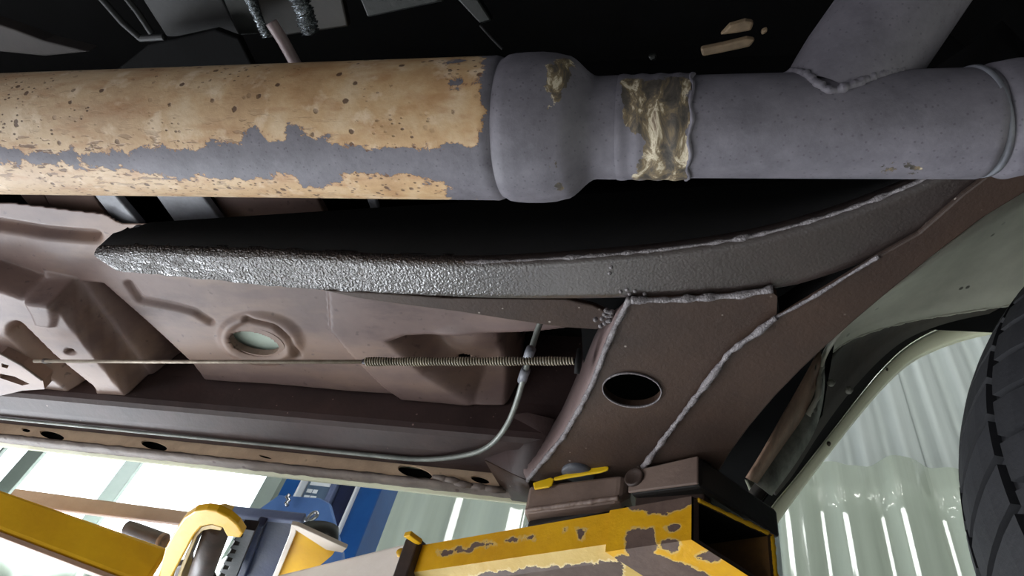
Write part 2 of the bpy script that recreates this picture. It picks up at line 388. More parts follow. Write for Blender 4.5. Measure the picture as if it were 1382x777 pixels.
# daylit window strips on the left: upright translucent sheets between grey bars
xs = [(wx(-330, 640), wx(-112, 640)), (wx(-100, 640), wx(-6, 640)), (wx(18, 640), wx(143, 640)), (wx(166, 640), wx(352, 640))]
for i, (x0, x1) in enumerate(xs):
    w_ = struct(box('window_%d' % (i+1), ((x0+x1)/2, WY+.10, 3.6), (x1-x0, .03, 4.2), m_daylit, bev=0))
    xn = xs[i+1][0] if i < 3 else x1+.10
    box('window_bar', ((x1+xn)/2, WY+.09, 3.6), (xn-x1+.004, .06, 4.2), m_mullion, w_, .004)
    if i == 1: box('window_bar', (x0+.6*(x1-x0), WY+.075, 3.6), (.02, .03, 4.2), m_mullion, w_, .002)
    k = int((x1-x0)/.24)
    for j in range(1, k): box('rib', (x0+(x1-x0)*j/k, WY+.082, 3.6), (.006, .012, 4.2), m_daylit, w_, 0)
def corrugated(name, x0, x1, ztop, zbot, y, amp, pitch, mat, wavy=0, parent=None, curl=0):
    n = int((x1-x0)/pitch*14); rows = []
    m = 10
    for j in range(m+1):
        r = []
        for i in range(n+1):
            x = x0+(x1-x0)*i/n; ph = 2*math.pi*x/pitch
            zt = ztop+wavy*math.sin(ph*.5+.6)+wavy*.4*math.sin(ph*.23)
            z = zbot+(zt-zbot)*j/m
            yy = y-amp*math.sin(ph)-amp*.35*math.sin(2*ph+.7)+curl*(j/m)**4
            r.append(Vector((x, yy, z)))
        rows.append(r)
    o = strip(name, rows, mat, parent, 0, True); solid(o, .004, 0); return o
x_ar = wx(505, 660)
corrugated('sheet', x_ar-.25, .25, 6.2, 1.0, WY+.06, .012, .36, m_sheet, parent=wall)
corrugated('sheet', .22, 1.32, 6.2, 1.0, WY+.03, .030, .20, m_sheet, parent=wall)
corrugated('sheet', 1.30, 3.2, 6.2, 1.0, WY+.05, .030, .20, m_sheet, parent=wall)
corrugated('sheet', 3.18, 5.2, 6.2, 1.0, WY+.03, .030, .20, m_sheet, parent=wall)
def ztop(px, py, y): r = ray(px, py); return r[2]*y/r[1]+HC
c1 = corrugated('vinyl_curtain', .52, 2.6, ztop(1190, 628, WY-.15), .9, WY-.15, .022, .26, m_vinyl, .035, curl=-.03)
tag(c1, 'glossy clear vinyl curtain with wavy top edge seen through the wheel arch', 'curtain')
c2 = corrugated('vinyl_curtain', wx(500, 690, WY-.2), wx(712, 690, WY-.2), ztop(600, 668, WY-.2)+.25, .9, WY-.2, .016, .30, m_vinyl, .03)
tag(c2, 'glossy clear vinyl curtain between blue lift post and the lift pads', 'curtain')
c3 = corrugated('vinyl_curtain', wx(-260, 740, WY-.25), wx(330, 740, WY-.25), ztop(60, 722, WY-.25), .7, WY-.25, .03, .34, m_vinyl, .05)
tag(c3, 'crinkled glossy clear vinyl curtain below the bright windows at lower left', 'curtain')
for i, x in enumerate((-2.6, -1.1, .4, 1.5, 2.4)):
    t = thing('ceiling_light', 'long white tube lamp hanging under the shop ceiling', 'lamp', 'tube lamps under the ceiling')
    box('housing', (x, .9, 7.46), (.16, 2.2, .06), m_ceil, t)
    for ya, yb in ((-.1, .45), (.8, 1.15), (1.5, 1.9)): tube('lamp_tube', [Vector((x, ya, 7.38)), Vector((x, yb, 7.38))], .009, m_tube, t, 10)

# ================================================================== VEHICLE UNDERBODY
car = thing('car_underbody', 'brown and taupe stamped car underbody with rocker panel and cream wheel arch', 'car body')
FZ = .58
# --- stamped floor pan as a height field
NX, NY = 420, 170
gx = np.linspace(-1.35, .05, NX); gy = np.linspace(.379, .668, NY)
G = np.array([[x, y] for y in gy for x in gx])
Q3 = XX[None]*G[:, :1]+YY[None]*G[:, 1:2]+UU[None]*FZ
P = np.stack([CX+F*Q3[:, 0]/Q3[:, 2], CY+F*Q3[:, 1]/Q3[:, 2]], 1)
def st(d, a, b): t = np.clip((d-a)/(b-a), 0, 1); return t*t*(3-2*t)
dz = np.zeros(len(P))
left = [(-600, 352), (0, 350), (60, 371), (104, 376), (200, 505), (240, 560), (-600, 560)]
sl = sdf(P, left)
dz -= .042*st(sl, -1, 5)
chan = [(112, 377), (141, 380), (262, 490), (300, 540), (225, 540), (196, 490)]
dz += .050*st(sdf(P, chan), -1, 14)
dz += .034*st(-segd(P, [(52, 418), (92, 458), (142, 500)]), -15, -4)
padp = [(62, 366), (104, 374), (108, 398), (104, 410), (82, 408), (76, 392)]
dz -= .008*st(sdf(P, padp), -2, 4)
dz += .006*st(-segd(P, [(174, 382), (190, 404), (228, 411), (262, 419), (286, 433)]), -7, -1)
e = np.hypot((P[:, 0]-352)*.95+(P[:, 1]-455)*.25, ((P[:, 1]-455)-(P[:, 0]-352)*.18)*1.55)
dz -= .006*st(-e, -60, -44); dz += .004*st(-e, -46, -34)
dz += .007*st(-segd(P, [(335, 427), (372, 437), (392, 455), (402, 478)]), -6, -1)
# upper strip with a groove at the far left
dz += .014*st(-segd(P, [(-200, 285), (0, 303), (60, 313), (130, 318)]), -11, -2)
plate = [(448, 438), (475, 470), (520, 516), (560, 545), (1000, 545), (1000, 300), (440, 300)]
dz -= .010*st(sdf(P, plate), -1, 3)
rec = [(524, 452), (548, 443), (640, 440), (760, 436), (790, 560), (640, 540), (606, 520), (575, 500)]
dz += .050*st(sdf(P, rec), -2, 26)
rec2 = [(668, 445), (790, 430), (820, 600), (690, 560), (664, 490)]
dz += .08*st(sdf(P, rec2), -2, 16)
dz -= .014*st(-np.hypot(P[:, 0]-622, (P[:, 1]-474)*1.3), -60, -8)
for cx_, cy_, r_ in ((123, 444, 5), (95, 462, 2.5)): dz += .02*st(-np.hypot(P[:, 0]-cx_, (P[:, 1]-cy_)*1.5), -r_-2, -r_)
dz += .0008*np.sin(G[:, 0]*31+G[:, 1]*17)
vs = [Vector((a, b, FZ+HC+d)) for (a, b), d in zip(G, dz)]
hole1 = np.array(ell(343, 463, 37, 16.5, 13)); hole2 = np.array(ell(627, 480, 12, 5, 5))
deep = sdf(P, rec2) > 8
over = P[:, 1] < np.interp(P[:, 0], [-600, 0, 140, 165, 230, 300, 440, 2000], [235, 273, 288, 302, 302, 297, 291, 291])
def pix(vv): return np.array([proj(v) for v in vv])
PP = pix(vs); inside = np.maximum(sdf(PP, hole1), sdf(PP, hole2)) > 0
fs = []
for j in range(NY-1):
    for i in range(NX-1):
        a = j*NX+i; q = (a, a+1, a+1+NX, a+NX)
        if not all(inside[k] for k in q) and not all(over[k] for k in q) and not all(deep[k] for k in q): fs.append(q)
fp = mesh_from('floor_pan', vs, fs, m_floor, car, True); solid(fp, .0015, -1)
slab('hole_liner', [PTS(ell(343, 463, 42, 20, 13), FZ-.0035), PTS(ell(343, 463, 34, 14.5, 13), FZ-.0035)], UP*.010, m_floor, car, 0)
slab('hole_plug', [PTS(ell(346, 460, 44, 24, 13), FZ+.011)], UP*.004, m_palet, car, 0)
# near-black plates painting in the shade above the pan and the tunnel
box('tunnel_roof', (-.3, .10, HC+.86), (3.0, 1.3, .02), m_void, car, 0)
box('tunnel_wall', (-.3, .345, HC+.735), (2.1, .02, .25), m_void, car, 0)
box('cavity_shade', (-.68, .52, HC+.71), (1.5, .36, .01), m_void, car, 0)
# --- rocker: swept profile
def sweep(name, prof, x0, x1, mat, parent, t=.002, n=60, wob=0):
    rows = [[Vector((x0+(x1-x0)*i/n, y+wob*math.sin(i*1.7+k), z+HC+wob*math.sin(i*.9+2*k))) for i in range(n+1)] for k, (y, z) in enumerate(prof)]
    o = strip(name, rows, mat, parent, 0, False); solid(o, t, 0); return o
rk = sweep('rocker_panel', [(.667, .72), (.672, .583), (.669, .535), (.671, .528), (.676, .5245), (.70, .520), (.722, .5185), (.735, .5195)], -1.5, -.11, m_rocker, car, .003)
bevel(rk, .002)
out = [Vector((x, .738, HC+z)) for x, z in ((-1.5, .522), (-1.5, .499), (-.9, .4985), (-.32, .4965), (-.31, .499), (-.285, .4955), (-.27, .498), (-.16, .497), (-.12, .498), (-.12, .523))]
holes = []
for px, py, a, b in ((70, 587, 17, 5.2), (208, 601, 18, 5.5), (560, 637, 24, 7.5), (648, 647, 13, 4.2), (35, 580, 6, 2.6), (358, 616, 9, 1.8)):
    holes.append([PY(x, y, .738) for x, y in ell(px, py, a, b*1.05, 15, 24)])
slab('rocker_flange', [out]+holes, Vector((0, .003, 0)), m_flange, car, 0)
box('flange_hole_shade', (-.81, .750, HC+.511), (1.36, .004, .022), m_void, car, 0)  # near-black sheet paints the shade behind the flange holes
rows = []
for k, (y, z) in enumerate(((.7365, .501), (.7345, .4975), (.740, .4955), (.750, .4955), (.756, .499))):
    rows.append([Vector((-1.5+1.40*i/140, y+random.uniform(-.0008, .0008), HC+z+random.uniform(-.0008, .0008))) for i in range(141)])
solid(strip('hem_seam', rows, m_hem, car, 0, True), .001, 0)
sweep('outer_skin', [(.757, .500), (.760, .4965), (.764, .4975), (.79, .52), (.80, .57), (.80, .72)], -1.5, -.02, m_cream, car, .002)
# torn bit of sealer near the pads
for px, py in ((598, 652), (612, 655), (628, 660), (650, 664), (668, 667)):
    c = PY(px, py-6, .735); tube('sealer_lump', [c+Vector((-.014, 0, .001)), c+Vector((0, -.002, -.001)), c+Vector((.014, 0, 0))], [.003, .0045, .002], m_hem, car, 8, .3)
# --- straps above the left end of the floor
def pslab(name, px, z, h, mat, parent, bev=.002, smooth=False): return slab(name, [PTS(px, z)], UP*h, mat, parent, bev)
pslab('cross_strap', [(118, 252), (146, 252), (192, 306), (160, 306)], .585, .01, m_galv, car)
pslab('cross_strap', [(200, 250), (262, 250), (300, 300), (236, 300)], .60, .01, m_galv, car)
pslab('cross_panel', [(283, 255), (420, 255), (440, 290), (303, 296)], .615, .01, m_floor, car)
pslab('cross_panel', [(416, 252), (500, 252), (520, 292), (430, 290)], .66, .01, m_void, car)
pslab('cross_strap', [(492, 262), (504, 262), (512, 282), (500, 283)], .60, .006, m_galv, car)
pslab('cross_panel', [(-40, 240), (20, 250), (60, 280), (-40, 276)], .62, .01, m_void, car)
pslab('cross_panel', [(12, 245), (48, 245), (70, 281), (40, 279)], .605, .01, m_floor, car)
pslab('cross_panel', [(50, 245), (115, 248), (150, 300), (70, 284)], .60, .01, m_floor, car)
# --- bracket at the far left edge
bk = slab('front_bracket', [PTS([(-60, 470), (0, 478), (28, 493), (58, 514), (60, 525), (30, 527), (0, 534), (-60, 545)], 0.522),
     PTS([(2, 490), (12, 493), (10, 497), (2, 495)], 0.522), PTS([(0, 504), (20, 508), (40, 518), (30, 520), (0, 510)], 0.522)], UP*.02, m_floor, car, .002)
bead('bracket_edge', PTS([(-20, 473), (2, 478), (28, 492), (57, 513)], 0.522), .0016, m_hem, car, jit=.1)

# --- wheel housing, inner arch, lip
up_ = [(1108, 498, .585), (1116, 474, .55), (1140, 440, .52), (1180, 405, .49), (1230, 368, .47), (1280, 330, .45), (1330, 290, .43), (1390, 250, .41), (1440, 215, .40)]
lo_ = [(1106, 508, .615), (1112, 487, .61), (1128, 468, .61), (1158, 452, .61), (1202, 438, .61), (1250, 428, .61), (1294, 421, .61), (1382, 408, .61), (1450, 400, .61)]
A = resample(smoothed([PY(*p) for p in up_]), 40); B = resample(smoothed([PY(*p) for p in lo_]), 40)
rows = [[a.lerp(b, k/6)+Vector((0, 0, .016*math.sin(math.pi*k/6))) for a, b in zip(A, B)] for k in range(7)]
strip('wheel_housing', rows, m_liner, car, .003)
bead('housing_edge', B, .0022, m_liner, car, jit=.3)
C_ = resample(smoothed([PY(x, y, .715) for x, y in [(1046, 668), (1070, 640), (1100, 590), (1140, 535), (1180, 490), (1215, 460), (1250, 443), (1300, 428), (1382, 414), (1450, 406)]]), 40)
B2 = resample(smoothed([PY(*p) for p in [(1018, 640, .63), (1050, 600, .625), (1085, 545, .62), (1104, 505, .62), (1128, 468, .62), (1158, 452, .615), (1202, 438, .615), (1294, 421, .615), (1382, 408, .615), (1450, 400, .615)]]), 40)
rows = [[a.lerp(b, k/5)+Vector((0, 0, .02*math.sin(math.pi*k/5))) for a, b in zip(B2, C_)] for k in range(6)]
strip('inner_arch', rows, m_recess, car, .003)
lip_u = [(1030, 702), (1046, 678), (1072, 648), (1108, 602), (1150, 548), (1186, 503), (1222, 468), (1262, 446), (1305, 431), (1366, 419), (1440, 410)]
lip_l = [(1044, 712), (1058, 690), (1084, 655), (1120, 608), (1161, 556), (1197, 514), (1232, 482), (1270, 464), (1312, 450), (1362, 440), (1440, 430)]
LU = resample(smoothed([PY(x, y, .762) for x, y in lip_u]), 60); LL = resample(smoothed([PY(x, y, .775) for x, y in lip_l]), 60)
lp = strip('fender_lip', [LU, [a.lerp(b, .12)+Vector((0, -.002, -.001)) for a, b in zip(LU, LL)], [a.lerp(b, .9)+Vector((0, -.002, -.001)) for a, b in zip(LU, LL)], LL, [p+Vector((0, .012, .004)) for p in LL]], m_cream, car, .002)
for px, py, rr in ((1338, 427, 3.6), (1195, 499, 3.2), (1118, 599, 3.0)):
    s = .76/ray(px, py)[1]/F; c = PY(px, py, .765); d = Vector((0, -1, -.25)).normalized()
    lathe('lip_screw', c, d, [(-.004, rr*s*.9), (.002, rr*s), (.004, rr*s*.7), (.0042, .0001)], m_hole, lp, 14)
LI = resample(smoothed([PY(x, y, .722) for x, y in [(x-14, y-6) for x, y in lip_u]]), 60)
strip('arch_seal', [LI, [a.lerp(b, .5)+Vector((0, 0, .012)) for a, b in zip(LI, LU)], [p+Vector((0, -.001, .003)) for p in LU]], m_black, car, .002)
strip('arch_bead', [[p+Vector((0, .004, .006)) for p in LI], [p+Vector((0, .03, .05)) for p in LI]], m_recess, car, .002)
# outer quarter panel that carries the lip
strip('quarter_panel', [[p+Vector((0, .012, .003)) for p in LL], [p+Vector((-.01, .03, .03)) for p in LL], [Vector((p.x-.03, p.y+.035, max(p.z+.06, HC+.62))) for p in LL]], m_cream, car, .002)
# rusted plates between the black slot and the arch
a1 = smoothed([PY(*p) for p in [(1008, 645, .57), (1030, 610, .565), (1052, 570, .56), (1078, 525, .56), (1106, 474, .56)]]); a2 = smoothed([PY(*p) for p in [(1020, 652, .60), (1052, 606, .60), (1082, 565, .60), (1098, 530, .595), (1108, 490, .585)]])
strip('rusty_web', [resample(a1, 20), resample(a2, 20)], m_rust, car, .003)
a3 = smoothed([PY(*p) for p in [(1040, 668, .625), (1072, 626, .625), (1100, 580, .62), (1110, 540, .615), (1112, 500, .605)]])
A2 = resample(a2, 20); A3 = resample(a3, 20)
strip('grey_web', [A2, [a.lerp(b, .5)+Vector((0, -.004, -.003)) for a, b in zip(A2, A3)], A3], m_greypl, car, .003)
bead('web_seam', [PY(*p) for p in [(1112, 478, .58), (1106, 505, .585), (1104, 535, .59), (1090, 560, .6)]], .0026, m_liner, car, jit=.2)
for px, py in ((1122, 516), (1146, 526), (1098, 552)):
    c = PY(px, py, .60); lathe('rivet', c, Vector((0, -1, -.5)), [(-.003, .004), (.001, .004), (.003, .002), (.0032, .0001)], m_greypl, car, 10)
slab('slot_shade', [[PZ(x, y, .60) for x, y in [(960, 665), (960, 560), (1060, 450), (1130, 440), (1110, 560), (1040, 665)]]], UP*.004, m_void, car, 0)  # near-black sheet painting the slot's shade

# --- dim parts up in the tunnel, upper left
tn = car
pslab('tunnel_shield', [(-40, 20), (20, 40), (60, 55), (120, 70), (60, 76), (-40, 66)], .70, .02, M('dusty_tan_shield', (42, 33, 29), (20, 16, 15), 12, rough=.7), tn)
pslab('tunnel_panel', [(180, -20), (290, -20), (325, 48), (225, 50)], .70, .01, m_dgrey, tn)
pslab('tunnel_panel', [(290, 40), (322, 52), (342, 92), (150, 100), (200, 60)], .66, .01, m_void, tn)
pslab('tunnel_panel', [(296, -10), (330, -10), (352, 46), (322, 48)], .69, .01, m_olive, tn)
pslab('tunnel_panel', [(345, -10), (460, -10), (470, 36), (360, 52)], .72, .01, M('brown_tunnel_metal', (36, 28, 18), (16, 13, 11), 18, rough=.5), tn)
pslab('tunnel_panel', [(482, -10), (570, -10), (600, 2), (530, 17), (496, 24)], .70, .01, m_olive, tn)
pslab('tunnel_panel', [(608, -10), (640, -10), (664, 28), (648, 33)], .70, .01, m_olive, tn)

# ================================================================== HOSES AND RODS UP BY THE TUNNEL
def hose(name, pxs, z, r, mat, label, cat, jit=0, n=60, grp=None):
    o = tube(name, resample([PZ(a, b, z) for a, b in pxs], n), r, mat, None, 12, jit); tag(o, label, cat, grp); return o
hose('foil_pipe', [(330, -14), (346, 18), (360, 49)], .655, .0045, m_foil, 'thin shiny foil wrapped pipe, left one above the rusty exhaust', 'pipe', .3)
hose('foil_pipe', [(398, -14), (412, 18), (419, 44)], .655, .0085, m_foil, 'wider shiny crinkled foil pipe, right one above the rusty exhaust', 'pipe', .3)
hose('support_rod', [(366, 30), (382, 55), (400, 88)], .59, .0055, M('pinkish_rod_paint', (150, 132, 132), (116, 100, 100), 20, rough=.5), 'straight pinkish grey rod running down behind the rusty exhaust', 'rod')
hose('fuel_line', [(130, -10), (165, 30), (190, 52), (222, 50)], .64, .0035, m_dgrey, 'dark bent fuel line at upper left above exhaust', 'tube')
hose('fuel_line', [(165, -10), (185, 15), (205, 45)], .66, .0035, m_dgrey, 'short dark straight line beside the bent fuel line', 'tube')
hose('cable_wire', [(648, 34), (664, 52), (678, 66)], .60, .0012, m_dgrey, 'thin dark wire ending behind exhaust collar', 'wire')
br = thing('hanger_bracket', 'small tan bracket glimpsed in the dark above the outlet pipe', 'bracket')
pslab('upper_tab', [(972, 48), (985, 34), (1006, 28), (1018, 30), (1014, 42), (990, 46)], .60, .008, m_tan, br)
pslab('lower_tab', [(945, 66), (975, 60), (1008, 52), (1020, 54), (1012, 64), (975, 72), (948, 77)], .595, .008, m_tan, br)
pslab('small_tab', [(1027, 42), (1036, 38), (1036, 44), (1028, 49)], .60, .006, m_tan, br)
tag(pslab('clip', [(874, 76), (886, 72), (888, 80), (878, 84)], .60, .006, m_olive, None), 'tiny greenish clip in the dark above the exhaust joint', 'clip')

# ================================================================== EXHAUST
ex = thing('exhaust_pipe', 'rusty tan and grey exhaust pipe with flared collar and welded branch', 'exhaust')
ANG = math.radians(63.42); DX = .49; AY, AZ = DX*math.cos(ANG), DX*math.sin(ANG)+HC
R1 = DX*math.sin(math.radians(5.76)); R2 = DX*math.sin(math.radians(3.87))
def ax(px): 
    py = 170; r = ray(px, py); return r[0]/math.hypot(r[1], r[2])*DX
O = Vector((0, AY, AZ)); AX = Vector((1, 0, 0))
n = 220; x0, x1 = -1.5, ax(668)
pr = [(x0+(x1-x0)*i/n, R1) for i in range(n+1)]+[(ax(674), R1*1.003), (ax(680), R1*.985), (ax(684), R1*.965)]
mt = lathe('muffler_tube', O, AX, pr, m_exh, ex, 160)
cp = [(ax(684), R1*.965), (ax(687), R1*.975), (ax(692), R1*1.008), (ax(700), R1*1.022), (ax(715), R1*1.03), (ax(735), R1*1.028), (ax(752), R1*1.01), (ax(765), R1*.975)]
for k in range(1, 9): t = k/8; cp.append((ax(765+42*t), R1*.975+(R2*1.03-R1*.975)*(t*t*(3-2*t))))
cp += [(ax(830), R2*1.035), (ax(846), R2*1.03)]
cl = lathe('collar', O, AX, cp, m_exh, ex, 160)
pr = [(ax(835+5*i), R2*(1+.012*math.sin(i*1.3))) for i in range(20)]
bd = lathe('joint_sleeve', O, AX, [(a, r*1.045) for a, r in pr], m_exh, ex, 160)
x0, x1 = ax(905), ax(1322)
op = lathe('outlet_pipe', O, AX, [(x0+(x1-x0)*i/90, R2*(1.0)) for i in range(91)]+[(ax(1330), R2*.97), (ax(1334), R2*.90)], m_exh, ex, 160)
wd = bead('weld_bead', [O+Vector((ax(931)+.001*math.sin(k), R2*1.02*math.cos(k*math.pi/30), R2*1.02*math.sin(k*math.pi/30))) for k in range(61)], .0013, m_exh, ex, 140)
# end coupling and next pipe, rising to the right
e0 = O+Vector((ax(1330), 0, 0)); ed = (Vector((.93, -.10, .24))).normalized()
ec = lathe('end_pipe', e0, ed, [(-.004, R2*.86), (.002, R2*.98), (.006, R2*1.06), (.02, R2*1.05), (.03, R2*.99), (.9, R2*.98)], m_exh, ex, 96)
tip = lathe('coupling_ring', e0+Vector((-.006, 0, .002)), ed, [(-.002, R2*.9), (.0, R2*1.03), (.003, R2*1.03), (.005, R2*.9)], m_galv, ex, 72)
# branch
b0 = O+Vector((ax(1101), 0, 0)); lo_a, hi_a = -1.5, 3.0
for _ in range(50):                            # lean of the branch along the pipe
    am = (lo_a+hi_a)/2; qx, qy = proj(b0+Vector((am, -.565, .825))*.14)
    if qx < 1101+(170-qy)*.69: lo_a = am
    else: hi_a = am
bdv = Vector((am, -.565, .825)).normalized()
bp = lathe('branch_pipe', b0, bdv, [(.012, R2*1.0), (.02, R2*1.02), (.034, R2*1.06)]+[(.05+.32*i/40, R2*1.09) for i in range(41)], m_exh, ex, 110)
rb = R2*.99; pts = []
u = bdv.cross(AX).normalized(); v = bdv.cross(u).normalized()
for k in range(90):
    t = 2*math.pi*k/90; dd = u*math.cos(t)*rb+v*math.sin(t)*rb
    s = -.05
    for i in range(600):
        p = b0+dd+bdv*s; 
        if math.hypot(p.y-AY, p.z-AZ) > R2*1.0 and (bdv.dot(b0+dd+bdv*s-O-AX*((b0+dd+bdv*s-O).dot(AX)))) > 0: break
        s += .0005
    pts.append(b0+dd+bdv*s)
bead('weld_bead', pts+[pts[0]], .0026, m_exh, ex, 300, .3)
grey = [(-300, 200), (0, 203), (60, 206), (140, 206), (200, 202), (280, 197), (286, 191), (300, 188), (325, 192), (332, 173), (345, 172), (352, 182), (370, 190), (388, 196), (390, 171), (402, 172), (412, 184), (428, 187), (440, 181), (446, 196), (470, 198), (510, 200), (552, 198), (558, 190), (566, 198), (600, 198), (606, 187), (630, 197), (645, 190), (648, 170), (654, 150), (650, 110), (655, 70), (760, 40), (760, 300), (612, 275), (598, 252), (588, 244), (565, 236), (530, 231), (485, 236), (465, 238), (455, 242), (440, 250), (420, 252), (410, 247), (398, 240), (380, 236), (350, 240), (322, 245), (290, 238), (250, 240), (200, 232), (150, 228), (100, 222), (50, 220), (0, 218), (-300, 215)]
spots = [ell(617, 82, 9, 5), ell(615, 112, 9, 6)]
wear(mt, 'grey', [grey]+spots); wear(mt, 'crud', [], -60)
wear(cl, 'grey', [], 80); wear(cl, 'crud', [[(738, 84), (776, 82), (772, 104), (762, 124), (752, 140), (742, 150), (739, 130)], ell(748, 222, 8, 3), ell(756, 252, 5, 3)], -60)
wear(bd, 'grey', [], 80); wear(bd, 'crud', [[(838, 108), (932, 104), (932, 246), (855, 246), (870, 190), (842, 165)]], -60)
for o in (op, bp, ec): wear(o, 'grey', [], 80); wear(o, 'crud', [ell(1215, 228, 26, 3)] if o is op else [], -60)
for o in ex.children:
    if o.name.startswith('weld') and 'grey' not in o.data.attributes: wear(o, 'grey', [], 80); wear(o, 'crud', [], -60)

# ================================================================== FRAME RAIL AND GUSSET
fr = thing('frame_rail', 'dark brown welded frame rail curving right above a holed gusset plate', 'frame')
ZR = .46
inner = [(128, 338), (165, 339), (300, 343), (420, 348), (500, 352), (570, 355), (650, 356), (750, 351), (880, 341), (1000, 325), (1100, 300), (1200, 265), (1290, 225), (1382, 172), (1450, 130)]
outer = [(128, 346), (158, 364), (300, 379), (372, 386), (440, 391), (560, 397), (650, 402), (760, 403), (850, 402), (1050, 392), (1120, 372), (1185, 347), (1290, 300), (1382, 258), (1450, 226)]
n = 90
I = resample(smoothed(PTS(inner[1:], ZR), 2), n); Oo = resample(smoothed(PTS(outer[1:], ZR), 2), n)
I = [PZ(128, 340, ZR)]+I; Oo = [PZ(130, 346, ZR)]+Oo
nr = 8; rows = []
top_in = [drop_to(p, (150, 305), (430, 287), 1, .13) for p in I]; top_in[0] = I[0]+UP*.030; top_out = [p+UP*.05 for p in Oo]
strip('rail_side', [top_in, [p+UP*.010 for p in I]], m_black, fr, .003)  # black paint, with the unlit tone of this side put into it
rows.append([p+UP*.012 for p in I]); rows.append([p+UP*.004+(o_-p)*.012 for p, o_ in zip(I, Oo)])
for k in range(nr+1): 
    f = .05+.9*k/nr; rows.append([a.lerp(b, f) for a, b in zip(I, Oo)])
rows.append([p+UP*.003 for p in Oo]); rows.append([p+UP*.008 for p in Oo])
strip('rail_side', [[p+UP*.006 for p in Oo], top_out], m_black, fr, .003)  # coloured black so the gap beside the rail reads as shade
rl = strip('rail', rows, m_rail, fr, .003)
# lumpy paint: real relief on the front end
for v in rl.data.vertices:
    k = max(0, min(1, (-.12-v.co.x)/.35)); v.co += Vector((0, random.gauss(0, .0005), random.gauss(0, .0006)))*k
slab('end_cap', [[I[0], Oo[0], top_out[0], top_in[0]]], Vector((.003, 0, 0)), m_black, fr, 0)
bead('rail_weld', [p+UP*.002 for p in I[40:]], .0016, m_weld, fr, jit=.5)
lathe('rail_bolt', PZ(188, 312, .50), Vector((0, -1, -.3)), [(0, .006), (.004, .006), (.005, .003), (.0051, .0001)], m_galv, fr, 12)
strip('inner_shade_web', [[p+Vector((0, .02, .02)) for p in I[34:]], [p+Vector((0, .05, .26)) for p in I[34:]]], m_void, fr, .003)  # near-black plate added for the dark void behind the rail
# gusset with the oval hole
gus = [(850, 403), (940, 401), (1040, 392), (1049, 400), (1048, 428), (985, 477), (940, 537), (900, 590), (872, 632), (830, 655), (770, 655), (712, 648), (760, 590), (786, 545), (800, 517), (818, 470), (832, 438)]
ZG = .456
slab('gusset_plate', [PTS(gus, ZG), PTS(ell(853, 526, 39, 22, 6, 40), ZG)], UP*.008, m_brown, fr, .0015)
strip('hole_rim', [PTS(ell(853, 526, 39, 22, 6, 41)[:41]+[ell(853, 526, 39, 22, 6, 41)[0]], ZG-.001), PTS(ell(853, 526, 40.5, 23.4, 6, 41)[:41]+[ell(853, 526, 40.5, 23.4, 6, 41)[0]], ZG-.001)], m_weld, fr, .002)
box('gusset_hole_shade', (-.015, .535, HC+.53), (.15, .15, .004), m_void, fr, 0)  # near-black sheet gives the oval hole its painted shade
op_ = [(1185, 346), (1120, 386), (1050, 428), (985, 477), (940, 537), (900, 590), (870, 634), (905, 655), (962, 652), (985, 612), (1012, 575), (1046, 535), (1082, 498), (1112, 470), (1150, 436), (1195, 398), (1260, 345), (1330, 292), (1400, 250), (1450, 215), (1450, 150), (1382, 200), (1300, 262), (1240, 315)]
slab('outer_plate', [PTS(op_, ZG-.004)], UP*.005, m_brown, fr, .0015)
slab('plate_web', [PTS([(1178, 352), (1120, 392), (1054, 434), (1054, 440), (1124, 396), (1190, 352)], ZG)], UP*.03, m_black, fr, 0)
# flared side wall of the gusset down to the rocker
e1 = [(850, 403), (832, 438), (818, 470), (800, 517), (786, 545), (760, 590), (712, 648)]
e2 = [(822, 425, .52), (806, 448, .53), (792, 478, .535), (776, 517, .54), (757, 560, .54), (730, 600, .54), (690, 612, .53)]
E1 = resample(smoothed(PTS(e1, ZG)), 30); E2 = resample(smoothed([PZ(*p) for p in e2]), 30)
m_side = M('mauve_brown_side_paint', (124, 106, 104), (98, 82, 80), 14, rough=.45, bump=.3, bscale=200)
strip('gusset_side', [E1, [a.lerp(b, .5)+Vector((.002, 0, 0)) for a, b in zip(E1, E2)], E2], m_side, fr, .003)
strip('gusset_foot', [[PZ(655, 620, .517), PZ(690, 638, .492), PZ(713, 648, .457)], [PZ(676, 655, .503), PZ(700, 662, .485), PZ(717, 664, .462)], [PZ(692, 674, .497), PZ(708, 676, .485), PZ(724, 678, .465)]], m_brown, fr, .003)
strip('foot_curve', [[PZ(688, 560, .56), PZ(712, 556, .556), PZ(748, 565, .545)], [PZ(680, 585, .545), PZ(708, 588, .54), PZ(742, 590, .53)], [PZ(655, 620, .517), PZ(690, 638, .492), PZ(713, 648, .457)]], m_rocker, fr, .003)
bead('weld_bead', PTS([(852, 405), (900, 405), (960, 401), (1000, 398), (1043, 390)], ZG-.001), .0030, m_weld, fr)
bead('weld_bead', PTS(e1, ZG-.0005), .0028, m_weld, fr, jit=.2)
bead('weld_bead', PTS([(868, 630), (900, 587), (940, 535), (985, 475), (1020, 450), (1048, 428)], ZG-.006), .0026, m_weld, fr)
bead('weld_bead', PTS([(1048, 428), (1090, 405), (1120, 387), (1186, 346)], ZG-.005), .0014, m_weld, fr)
for px, py in ((850, 396), (846, 390), (823, 368), (825, 360), (857, 392), (838, 393), (870, 396)):
    c = PZ(px, py, ZR-.001); lathe('paint_drip', c, Vector((0, 0, -1)), [(-.002, .0016), (.001, .0018), (.002, .001), (.0022, .0001)], m_weld, fr, 8)
